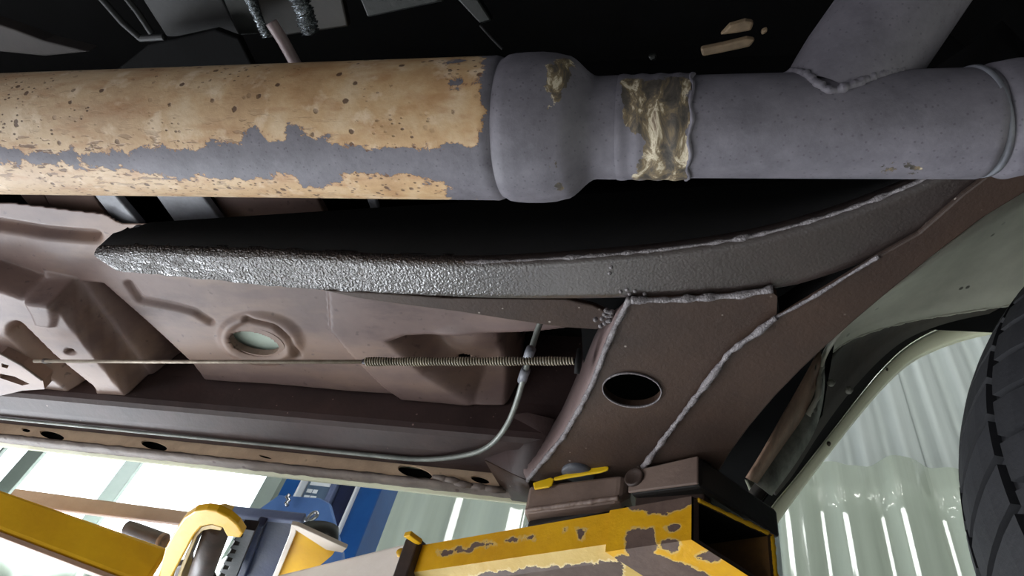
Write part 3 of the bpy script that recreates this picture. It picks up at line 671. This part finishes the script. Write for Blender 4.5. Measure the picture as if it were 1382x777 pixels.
# tab plate between the rail and the gusset
tab = [(430, 391), (520, 396), (600, 402), (764, 404), (800, 412), (826, 424), (834, 434), (806, 445), (760, 442), (690, 432), (620, 421), (550, 412), (480, 402)]
slab('tab_plate', [[PZ(x, y, .463+.00006*(x-430)) for x, y in tab]], UP*.006, m_brown, fr, .0015)
slab('tab_gap_shade', [[PZ(x, y, .52) for x, y in [(740, 396), (850, 396), (840, 428), (800, 424)]]], UP*.004, m_void, fr, 0)  # near-black sheet added as the shade in this gap
for k in range(14):
    c = PZ(821+random.gauss(0, 5), 430+random.gauss(0, 7), .462); lathe('spatter', c, Vector((-.3, -.3, -1)), [(-.002, .0018), (.001, .0022), (.0025, .0012), (.0027, .0001)], m_weld, fr, 8)

# ================================================================== BRAKE LINE AND CABLE
bl = thing('brake_line', 'thin grey brake line curving down to the rocker and along it', 'pipe')
pb = [PZ(738, 415, .56), PZ(727, 440, .55), PZ(719, 465, .535), PZ(712, 490, .515), PZ(706, 512, .510), PZ(697, 545, .508), PZ(683, 578, .510), PZ(662, 602, .512), PZ(635, 614, .512)]
pb += [Vector((x, .716, HC+.5135)) for x in (-.30, -.36, -.42, -.6, -.8, -1.0, -1.2, -1.45)]
tube('tube', resample(smoothed(pb, 2), 160), [.0033-.0012*min(1, max(0, (i-35)/25)) for i in range(160)], m_line, bl, 10)
for px, py, a in ((714, 478, 0), (707, 506, 0)):
    z = .515
    tube('line_clip', [PZ(px+3, py-8, z-.002), PZ(px, py, z-.003), PZ(px-2.5, py+8, z-.002)], .0052, m_galv, bl, 12)
cbz = .485
cb = thing('parking_brake_cable', 'straight steel brake cable with coiled spring end into gusset', 'cable')
tube('inner_wire', [PZ(46, 487, cbz+.03), PZ(200, 488, cbz+.02), PZ(500, 488, cbz)], .0022, m_cable, cb, 8)
tube('wire_core', [PZ(490, 488, cbz), PZ(784, 487, cbz)], .0030, m_gear, cb, 8)
a, b = PZ(494, 488, cbz), PZ(776, 487, cbz); T = (b-a).normalized(); u = UP; v = T.cross(u).normalized()
hp = []; turns = 78
for i in range(turns*10+1):
    t = i/(turns*10); g = 2*math.pi*i/10; r = .0039*(1-.15*t)+.0004*math.sin(t*30); hp.append(a.lerp(b, t)+u*r*math.cos(g)+v*r*math.sin(g))
tube('spring', hp, .0011, m_spring, cb, 6)
lathe('end_grommet', PZ(780, 487, cbz), Vector((1, .1, 0)), [(-.002, .004), (-.002, .0125), (.003, .0125), (.004, .006), (.004, .0001)], m_black, cb, 24)
lathe('front_end', PZ(62, 487, cbz+.03), Vector((1, 0, 0)), [(-.004, .0032), (0, .0036), (.008, .0032), (.008, .001)], m_steel, cb, 14)

# ================================================================== WHEEL
wh = thing('tyre', 'black treaded tyre hanging in the wheel arch at right edge', 'wheel')
WC = Vector((.592, .465, HC+.32)); WR = .378; WW = .19
def crown(y):
    t = min(1, abs(y)/WW); return WR-.008-.145*t**2.3
prof = [(WW*math.sin(k/14*math.pi/2), crown(WW*math.sin(k/14*math.pi/2))) for k in range(-14, 15)]
prof = [(-.12, .20), (-.17, .22), (-.195, .215)]+prof[0:]+[(.195, .215), (.17, .22), (.12, .20)]
lathe('carcass', WC, Vector((0, 1, 0)), prof, m_rubber, wh, 120)
lathe('rim', WC, Vector((0, 1, 0)), [(-.10, .205), (-.09, .195), (-.08, .17), (-.02, .15), (.03, .08), (.04, .03), (.04, .0001)], m_rim, wh, 64)
lathe('hub', WC, Vector((0, 1, 0)), [(-.12, .0001), (-.12, .05), (-.02, .06), (.03, .06)], m_steel, wh, 32)
def lug_mesh(y0, y1, skew, da):
    me = bpy.data.meshes.new('tread_lug'); vs, fs = [], []
    ny, na = 4, 4
    for top in (0, 1):
        for j in range(ny+1):
            for i in range(na+1):
                y = y0+(y1-y0)*j/ny; a_ = (i/na-.5)*da*(.96 if top else 1)+skew*(j/ny-.5)
                rr = crown(y)+(.0065 if top else -.004); vs.append((rr*math.cos(a_), y, rr*math.sin(a_)))
    K = (ny+1)*(na+1); ix = lambda tp, j, i: tp*K+j*(na+1)+i
    for j in range(ny):
        for i in range(na):
            for tp in (0, 1):
                q = (ix(tp, j, i), ix(tp, j, i+1), ix(tp, j+1, i+1), ix(tp, j+1, i)); fs.append(q if tp else q[::-1])
    for j in range(ny): fs += [(ix(0, j, 0), ix(0, j+1, 0), ix(1, j+1, 0), ix(1, j, 0)), (ix(0, j, na), ix(1, j, na), ix(1, j+1, na), ix(0, j+1, na))]
    for i in range(na): fs += [(ix(0, 0, i), ix(1, 0, i), ix(1, 0, i+1), ix(0, 0, i+1)), (ix(0, ny, i), ix(0, ny, i+1), ix(1, ny, i+1), ix(1, ny, i))]
    me.from_pydata(vs, [], fs); bm = bmesh.new(); bm.from_mesh(me); bmesh.ops.recalc_face_normals(bm, faces=bm.faces); bm.to_mesh(me); bm.free()
    me.materials.append(m_rubber); return me
NL = 60
rowsL = [(-.182, -.118, .03, .8, 0), (-.110, -.044, -.04, .84, .5), (-.036, .036, .05, .84, .15), (.044, .110, -.04, .84, .6), (.118, .182, .03, .8, .1)]
for y0, y1, sk, fill, ph in rowsL:
    me = lug_mesh(y0, y1, sk, 2*math.pi/NL*fill)
    for k in range(NL):
        o = bpy.data.objects.new('tread_lug', me); COL.objects.link(o); o.parent = wh
        o.matrix_local = Matrix.Translation(WC)@Matrix.Rotation(2*math.pi*(k+ph)/NL, 4, 'Y')

# ================================================================== TWO-POST LIFT
lift = thing('lift_post', 'blue steel lift post with carriage standing by the back wall', 'lift post')
PYY = 1.55
xa, xb = ray(384, 650)[0]/ray(384, 650)[1]*PYY, ray(511, 664)[0]/ray(511, 664)[1]*PYY
zb, zt = 0.0, 4.3; zc = (zb+zt)/2
def vbar(name, x0, x1, y0, y1, mat): return box(name, ((x0+x1)/2, (y0+y1)/2, zc), (x1-x0, y1-y0, zt-zb), mat, lift, .003)
def fx(t): return xa+(xb-xa)*t
vbar('post_flange', fx(0), fx(.17), PYY, PYY+.10, m_blue)
vbar('post_edge', fx(.17), fx(.195), PYY-.006, PYY+.05, m_labelw)  # white stands in for light on this edge
vbar('post_web', fx(.195), fx(.75), PYY+.05, PYY+.07, m_blue)
vbar('post_rib', fx(.47), fx(.53), PYY+.01, PYY+.05, m_slate)
vbar('post_channel', fx(.55), fx(.72), PYY+.02, PYY+.05, m_blued)
vbar('post_edge', fx(.75), fx(.775), PYY-.004, PYY+.07, m_labelw)  # lit edge painted white
vbar('post_side', fx(.775), fx(1.0), PYY+.01, PYY+.12, m_blue)
box('post_foot', (fx(.5), PYY+.1, .01), (.6, .5, .02), m_blued, lift)
# warning plate on the web
ly = PYY+.012
lx0 = fx(.205); lx1 = fx(.46)
z1 = ray(415, 650)[2]/ray(415, 650)[1]*ly+HC
lb = box('warning_plate', ((lx0+lx1)/2, ly+.012, z1-.02), (lx1-lx0, .006, .24), m_label, lift, .001)
W_ = lx1-lx0
def mark(name, a0, a1, z_, h, mat, dy=.0): return box(name, (lx0+W_*(a0+a1)/2, ly+.0085-dy, z_), (W_*(a1-a0), .002, h), mat, lb, 0)
mark('white_panel', .10, .95, z1+.012, .030, m_labelw)
for a0, a1 in ((.36, .46), (.48, .54), (.56, .66), (.68, .82)): mark('black_lettering', a0, a1, z1+.014, .012, m_labelk, .0012)
for zz, segs in ((z1-.022, ((.10, .32), (.36, .54))), (z1-.042, ((.10, .32), (.36, .60))), (z1-.064, ((.08, .30), (.36, .74)))):
    for a0, a1 in segs: mark('white_lettering', a0, a1, zz, .011, m_labelw)
# carriage
cpx = [(338, 694), (376, 667), (432, 671), (446, 679), (462, 740), (470, 800), (338, 800)]
cpl = slab('carriage_plate', [[PY(x, y, 1.34) for x, y in cpx]], Vector((0, .02, 0)), M('scuffed_slate_blue_paint', (84, 118, 176), (66, 98, 156), 8, rough=.4), lift, .004)
tube('chain', [PY(x, y, 1.325) for x, y in ((391, 667), (387, 671), (390, 675), (386, 679), (388, 682))], .0045, m_chrome, lift, 8)
lpz = [PY(x, y, 1.30) for x, y in ((412, 704), (417, 697), (424, 691), (429, 692), (427, 697), (420, 702), (414, 706))]
tube('lock_ring', resample(smoothed(lpz, 2), 40), .0045, m_chrome, lift, 8)
slab('carriage_arm_plate', [PTS([(290, 691), (406, 702), (392, 790), (300, 850), (312, 777), (334, 716)], .455)], UP*.012, m_blued, lift, .002)
slab('carriage_edge', [PTS([(284, 691), (408, 704), (408, 709), (286, 697)], .452)], UP*.014, m_slate, lift, .002)
slab('carriage_rib', [PTS([(345, 708), (356, 710), (326, 790), (308, 790)], .44)], UP*.014, m_blued, lift, .002)
lathe('lock_disc', PZ(428, 724, .49), Vector((.25, .2, -1)), [(-.012, .0001), (-.012, .030), (.006, .031), (.009, .026), (.009, .0001)], m_gear, lift, 40)
slab('carriage_block', [[PY(x, y, 1.0) for x, y in [(338, 704), (400, 706), (420, 800), (322, 800)]]], Vector((0, .3, 0)), m_blued, lift, .004)

# --- right arm: square tube pointing to the gusset
def hexa(name, A, B, C, mat, parent, bev=.003, hollow=0):
    """beam from three long edges (inner top, inner bottom, outer bottom); each an (start,end) pair"""
    D = [a+c-b for a, b, c in zip(A, B, C)]
    r0 = [A[0], B[0], C[0], D[0]]; r1 = [A[1], B[1], C[1], D[1]]
    return slab(name, [r0], [r1], mat, parent, bev)
def beam_worn(name, A, B, C, mat, parent, nseg=70, k=10, endcap=True):
    D = [a+c-b for a, b, c in zip(A, B, C)]
    vs, fs = [], []
    per = []
    for P0, P1 in ((A, B), (B, C), (C, D), (D, A)):
        for j in range(k): per.append((P0[0].lerp(P1[0], j/k), P0[1].lerp(P1[1], j/k)))
    m = len(per)
    for i in range(nseg+1):
        for p, q_ in per: vs.append(p.lerp(q_, i/nseg))
    for i in range(nseg):
        for j in range(m): fs.append((i*m+j, i*m+(j+1) % m, (i+1)*m+(j+1) % m, (i+1)*m+j))
    if endcap: fs.append(tuple(range(m))[::-1])
    return mesh_from(name, vs, fs, mat, parent, False)
m_yelworn = MW('chipped_yellow_arm_paint', ((244, 186, 24), (222, 160, 18)), ((118, 98, 88), (90, 72, 66)), 'worn', 9, 90, .36, .35, 90, edge=(226, 190, 110), rough2=.5)
m_paleworn = MW('chipped_pale_arm_paint', ((226, 196, 118), (206, 168, 80)), ((112, 94, 86), (88, 72, 66)), 'worn', 12, 80, .42, .35, 90, edge=(236, 214, 160), rough2=.5)
arm = thing('lift_arm', 'chipped yellow telescoping lift arm reaching under the gusset', 'lift arm')
zt_ = .400
A = (PZ(560, 737, zt_), PZ(936, 672, zt_)); AA = A[0]-A[1]
def below(p, py):                             # the point under p (same x, y column) that the photo row py shows
    lo, hi = 0.0, .3
    for _ in range(40):
        m_ = (lo+hi)/2
        if proj(p-UP*m_)[1] < py: lo = m_
        else: hi = m_
    return p-UP*(lo+hi)/2
Bp = (drop_to(A[0], (578, 769), (848, 730)), drop_to(A[1], (578, 769), (848, 730)))
hz = Vector((-A[1].y+A[0].y, A[1].x-A[0].x, 0)).normalized(); hz = hz if hz.y > 0 else -hz
Bc = tuple(b-UP*.010+hz*.014 for b in Bp); Cc = tuple(b+hz*.060 for b in Bc)
D = [a+hz*.074 for a in A]
def ring_beam(name, rings0, rings1, mats, parent, nseg=70, k=8):
    vs, fs, mi = [], [], []; m = 0; per = []; L = len(rings0); fm = []
    for s in range(L):
        for j in range(k): per.append((rings0[s].lerp(rings0[(s+1) % L], j/k), rings1[s].lerp(rings1[(s+1) % L], j/k))); fm.append(mats[s])
    m = len(per)
    for i in range(nseg+1): vs += [p.lerp(q_, i/nseg) for p, q_ in per]
    for i in range(nseg):
        for j in range(m): fs.append((i*m+j, i*m+(j+1) % m, (i+1)*m+(j+1) % m, (i+1)*m+j)); mi.append(fm[j])
    o = mesh_from(name, vs, fs, None, parent, False); return o, mi
it, mi = ring_beam('inner_arm', [A[0], Bp[0], Bc[0], Cc[0], D[0]], [q1.lerp(q0, .06/(A[0]-A[1]).length) for q0, q1 in zip((A[0], Bp[0], Bc[0], Cc[0], D[0]), (A[1], Bp[1], Bc[1], Cc[1], D[1]))], [0, 1, 1, 0, 0], arm)
it.data.materials.append(m_yelworn); it.data.materials.append(m_paleworn); it.data.polygons.foreach_set('material_index', mi)
solid(it, .005, -1)
chips = [[(838, 700), (870, 692), (905, 700), (870, 706)], ell(783, 717, 6, 5), [(780, 712), (789, 712), (785, 730), (781, 728)], ell(713, 725, 9, 3), ell(762, 715, 4, 2), ell(652, 735, 16, 3), ell(690, 729, 8, 2), ell(625, 742, 12, 2.5), ell(600, 745, 12, 3), [(840, 660), (940, 655), (935, 684), (905, 690), (885, 692), (872, 700), (858, 690), (845, 688)],
         [(850, 720), (882, 716), (886, 735), (880, 760), (860, 762), (842, 748)], [(900, 706), (916, 708), (912, 718), (898, 716)], [(600, 790), (660, 772), (700, 768), (760, 764), (800, 758), (840, 756), (845, 790)]]
wear(it, 'worn', chips)
# flared end casting with the open socket
S0 = [PZ(936, 672, zt_), PZ(1042, 722, zt_)]           # inner corner and outer corner of the open end, top
S1 = [below(S0[0], 728), below(S0[1], 800)]
axd = (A[0]-A[1]).normalized()
ends = [S0[0], S1[0], S1[1], S0[1]]; cen = sum(ends, Vector())/4
rim_in = [p.lerp(cen, .13)+axd*.0 for p in ends]
vs = ends+rim_in+[p+axd*.07 for p in rim_in]; fs = []
for i in range(4): j = (i+1) % 4; fs += [(i, j, 4+j, 4+i), (4+i, 4+j, 8+j, 8+i)]
fs.append((8, 9, 10, 11))
sock = mesh_from('arm_socket', vs, fs, None, arm); sock.data.materials.append(m_steel); sock.data.materials.append(m_black); sock.data.materials.append(M('lit_gold_inner_wall', (120, 84, 34), (60, 42, 24), 20))
for k, p in enumerate(sock.data.polygons): p.material_index = 0 if k % 2 == 0 and k < 8 else (2 if k in (5, 3) else 1)  # golden light on the wall and the hollow's shade are coloured in
bead('socket_lip', [S0[0].lerp(S0[1], .05), S0[0].lerp(S0[1], .95)], .0022, m_yel, arm, 40, .2)
bead('socket_lip', [S0[1].lerp(S1[1], .03), S1[1]], .0022, m_yel, arm, 40, .2)
ends = [cen+(p-cen)*1.05 for p in ends]; far_ = [p+axd*.085 for p in ends]
es, _ = ring_beam('end_sleeve', ends, far_, [0]*4, arm, 30, 16)
es.data.materials.append(m_yelworn)
bm = bmesh.new(); bm.from_mesh(es.data); bm.verts.ensure_lookup_table(); bm.faces.new([bm.verts[30*64+k] for k in range(64)]); bmesh.ops.recalc_face_normals(bm, faces=bm.faces); bm.to_mesh(es.data); bm.free()
wear(es, 'worn', [[(845, 655), (945, 650), (936, 678), (905, 692), (885, 694), (868, 690), (850, 688)], [(846, 716), (882, 712), (886, 738), (880, 764), (852, 764), (842, 742)], ell(905, 735, 14, 9), ell(908, 712, 12, 4), [(830, 752), (872, 744), (930, 762), (1010, 800), (820, 800)], ell(960, 752, 22, 5)])
lathe('grease_nipple', PZ(906, 738, .372)+Vector((0, -.012, 0)), Vector((-.3, -1, -.1)), [(-.002, .005), (.003, .005), (.007, .002), (.0072, .0001)], m_chrome, arm, 12)
# outer sleeve with collar, its glare painted in as near-white
SA = (PZ(362, 778, zt_+.0), PZ(556, 730, zt_+.002)); SB = (below(SA[0], 830), below(SA[1], 792))
SC_ = tuple(b+hz*.085 for b in SB)
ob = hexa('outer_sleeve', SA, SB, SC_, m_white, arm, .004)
CA = (PZ(547, 726, zt_+.005), PZ(566, 724, zt_+.005)); CB = (below(CA[0], 800), below(CA[1], 797)); CC = tuple(b+hz*.09 for b in CB)
hexa('sleeve_collar', CA, CB, CC, m_steel, arm, .002)
slab('collar_rim', [PTS([(544, 724), (553, 722), (569, 734), (563, 736)], zt_-.004)], UP*.006, m_yel, arm, .001)
tube('collar_bolt', [PZ(541, 744, zt_-.01), PZ(543, 752, zt_-.012)], .0055, m_yel, arm, 10)
# open end of the outer sleeve by the carriage
gz = .43
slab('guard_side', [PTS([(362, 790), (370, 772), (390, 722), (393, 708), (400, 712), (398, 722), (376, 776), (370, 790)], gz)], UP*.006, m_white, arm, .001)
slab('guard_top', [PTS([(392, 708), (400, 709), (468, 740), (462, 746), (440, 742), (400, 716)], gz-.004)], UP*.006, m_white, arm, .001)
slab('guard_web', [PTS([(368, 790), (396, 714), (452, 744), (448, 750), (400, 790)], gz+.008)], UP*.005, m_yel, arm, .001)

# --- left arm
arm2 = thing('lift_arm', 'long plain yellow lift arm crossing the lower left corner', 'lift arm')
za = .415
LA = (PZ(-160, 604, za), PZ(228, 739, za)); LB = (drop_to(LA[0], (0, 715), (150, 772)), drop_to(LA[1], (0, 715), (150, 772))); hz2 = Vector((-(LA[1]-LA[0]).y, (LA[1]-LA[0]).x, 0)).normalized(); hz2 = hz2 if hz2.y > 0 else -hz2
LC = tuple(b+hz2*.012 for b in LB)
hexa('arm_beam', LA, LB, LC, m_yel, arm2, .005)
hexa('bottom_plate', tuple(b-UP*.0015 for b in LB), tuple(b-UP*.008 for b in LB), tuple(b-UP*.008+hz2*.014 for b in LB), m_barpink, arm2, .001)
cl_o = [(205, 800), (214, 775), (222, 742), (236, 716), (248, 699), (262, 690), (278, 688), (292, 690), (308, 698), (320, 708), (328, 720), (324, 726), (306, 724), (300, 712), (286, 708), (272, 711), (262, 722), (248, 748), (232, 778), (226, 800)]
slab('clevis_plate', [PTS(cl_o, za-.046)], UP*.010, m_yel, arm2, .002)
cl_i = [(232, 800), (240, 775), (250, 748), (262, 722), (272, 711), (286, 708), (300, 712), (298, 716), (284, 714), (274, 716), (266, 724), (256, 748), (246, 772), (240, 800)]
slab('clevis_inner_wall', [PTS(cl_i, za-.036)], UP*.03, m_yelpale, arm2, .001)
sh0, sh1 = PZ(296, 706, za-.020), PZ(262, 800, za-.040)
lathe('pivot_pin', sh0, sh1-sh0, [(0, .0001), (0, .0155), ((sh1-sh0).length, .0155), ((sh1-sh0).length, .0001)], m_steel, arm2, 32)
g0 = [(332, 712), (340, 716), (318, 770), (308, 800), (292, 800), (300, 782)]
teeth = []
p0, p1 = (331, 714), (298, 790); K = 7
for k in range(K):
    for f, o_ in ((0, 0), (.1, -7), (.55, -9), (.62, 0)):
        t = (k+f)/K; teeth.append((p0[0]+(p1[0]-p0[0])*t+o_, p0[1]+(p1[1]-p0[1])*t+o_*.25))
slab('gear_sector', [PTS(teeth+[(310, 800), (322, 770), (344, 716)], za-.004)], UP*.014, m_gear, arm2, .0008)
slab('pivot_nut', [PTS([(232, 790), (236, 766), (246, 762), (250, 756), (256, 757), (256, 764), (268, 768), (280, 775), (290, 790)], za-.010)], UP*.012, m_steel, arm2, .002)
tag_b0, tag_b1 = PZ(172, 712, za+.05), PZ(218, 730, za+.04)
bt = thing('hinge_bolt', 'shiny brown bolt lying behind the plain yellow lift arm', 'bolt')
lathe('shank', tag_b0, tag_b1-tag_b0, [(0, .0001), (0, .011), (.012, .012), ((tag_b1-tag_b0).length, .013)], m_steel, bt, 24)
lathe('bolt_end', tag_b1, tag_b1-tag_b0, [(-.002, .0128), (.004, .0135), (.006, .011), (.004, .009), (.0, .0001)], m_rust, bt, 24)
BA = (PZ(20, 658, za+.06), PZ(262, 690, za+.06)); BB = (drop_to(BA[0], (115, 692), (245, 707)), drop_to(BA[1], (115, 692), (245, 707))); hb = Vector((0, .008, 0))
rb_ = hexa('restraint_bar', BA, BB, tuple(b+hb for b in BB), m_barpink, None, .003)
tag(rb_, 'dusty tan flat bar above the plain yellow lift arm', 'bar')

# ================================================================== LIFT PADS AND YELLOW TAG
pd1 = thing('lift_pad', 'brown grey steel lift pad with yellow strip under the gusset tip', 'lift pad')
zp = .448
PA = [PZ(714, 655, zp), PZ(838, 640, zp), PZ(852, 646, zp+.0)]
PB = [below(PA[0], 692), below(PA[1], 676), below(PA[2], 668)]
bk_ = Vector((.01, .075, 0))
slab('pad_body', [[PB[0], PB[1], PB[2], PB[2]+bk_, PB[0]+bk_]], [[PA[0], PA[1], PA[2], PA[2]+bk_, PA[0]+bk_]], m_pad, pd1, .004)
slab('pad_base', [[PB[0]+Vector((.004, .012, -.010)), PB[2]+Vector((-.004, .008, -.010)), PB[2]+bk_+Vector((0, 0, -.010)), PB[0]+bk_+Vector((.01, 0, -.010))]], UP*.0095, m_padd, pd1, .003)
bead('pad_edge', [PB[0]+Vector((.003, -.001, .003)), PB[1]+Vector((0, -.001, .003))], .0028, m_pad, pd1, 60, .15)
pd2 = thing('lift_pad', 'larger dark lift pad with round bolt sitting on the arm end', 'lift pad')
zq = .450
QA = [PZ(852, 636, zq), PZ(944, 615, zq), PZ(1050, 688, zq)]; QA.append(QA[0]+QA[2]-QA[1])
QB = [below(QA[0], 668), below(QA[1], 656), below(QA[2], 727)]; QB.append(QB[0]+QB[2]-QB[1])
slab('pad_body', [QB], [QA], m_padd, pd2, .004)
nf = (QA[1]-QA[0]).cross(UP).normalized(); nf = nf if nf.y < 0 else -nf
fc = [QA[0]-UP*.002, QA[1]-UP*.002, QB[1]+UP*.001, QB[0]+UP*.001]
slab('pad_face', [[p+nf*.0005 for p in fc]], nf*.003, m_pad, pd2, .002)
bc = QA[0].lerp(QB[0], .42)+(QA[1]-QA[0])*.09+nf*.003
lathe('pad_bolt', bc, nf, [(0, .0105), (.003, .0105), (.004, .009), (.0025, .007), (.0025, .0001)], m_steel, pd2, 24)
slab('pad_seat', [[PZ(858, 668, .425), PZ(950, 655, .425), PZ(960, 668, .425), PZ(862, 690, .425)]], UP*-.02, m_steel, pd2, .002)
# yellow plastic tag on pad 1
yt = thing('plastic_tag', 'bright yellow plastic tag lying across the smaller lift pad', 'tag')
def facep(px, py): # on the inner face of pad 1, a little proud
    n0 = (PA[1]-PA[0]).cross(PB[0]-PA[0]).normalized(); r = ray(px, py); r = Vector((r[0], r[1], r[2])); o0 = Vector((0, 0, HC))
    t = (PA[0]-o0).dot(n0)/r.dot(n0); return o0+r*t+Vector((0, -.003, 0))
slab('tag_head', [[facep(*p) for p in ((720, 655), (744, 648), (748, 650), (746, 658), (741, 661), (722, 664))]], Vector((0, -.003, 0)), m_tagy, yt, .0012)
slab('tag_strap', [[facep(*p) for p in ((748, 648), (790, 636), (812, 632), (822, 634), (821, 638), (812, 641), (770, 648), (748, 652))]], Vector((0, -.003, 0)), m_tagy, yt, .0012)
rl_ = lathe('rubber_plug', PZ(780, 639, .4555), Vector((.0, .1, -1)), [(-.006, .018), (0, .018), (.002, .016), (.003, .008), (.003, .0001)], m_greyblue, None, 28)
tag(rl_, 'blue grey rubber plug between gusset and yellow tag', 'plug')

# ------------------------------------------------------------------ parts that look different from the rest of their thing
for root, part, text in ((car, 'fender_lip', 'cream painted wheel arch lip with dark screws'), (car, 'rocker_flange', 'tan rocker flange with oval holes'), (car, 'wheel_housing', 'smooth beige wheel housing'),
                         (car, 'rusty_web', 'rust streaked upright plate'), (ex, 'muffler_tube', 'rusty tan tube with a flaked grey band'), (ex, 'joint_sleeve', 'crusty brown and white pipe joint'),
                         (ex, 'branch_pipe', 'grey branch pipe rising to the right'), (fr, 'gusset_plate', 'brown gusset plate with an oval hole'), (lift, 'warning_plate', 'grey warning plate with white print'),
                         (arm, 'outer_sleeve', 'outer sleeve with glare painted white'), (arm, 'arm_socket', 'dark open socket')):
    for ch in root.children:
        if ch.name.split('.')[0] == part: ch['label'] = text
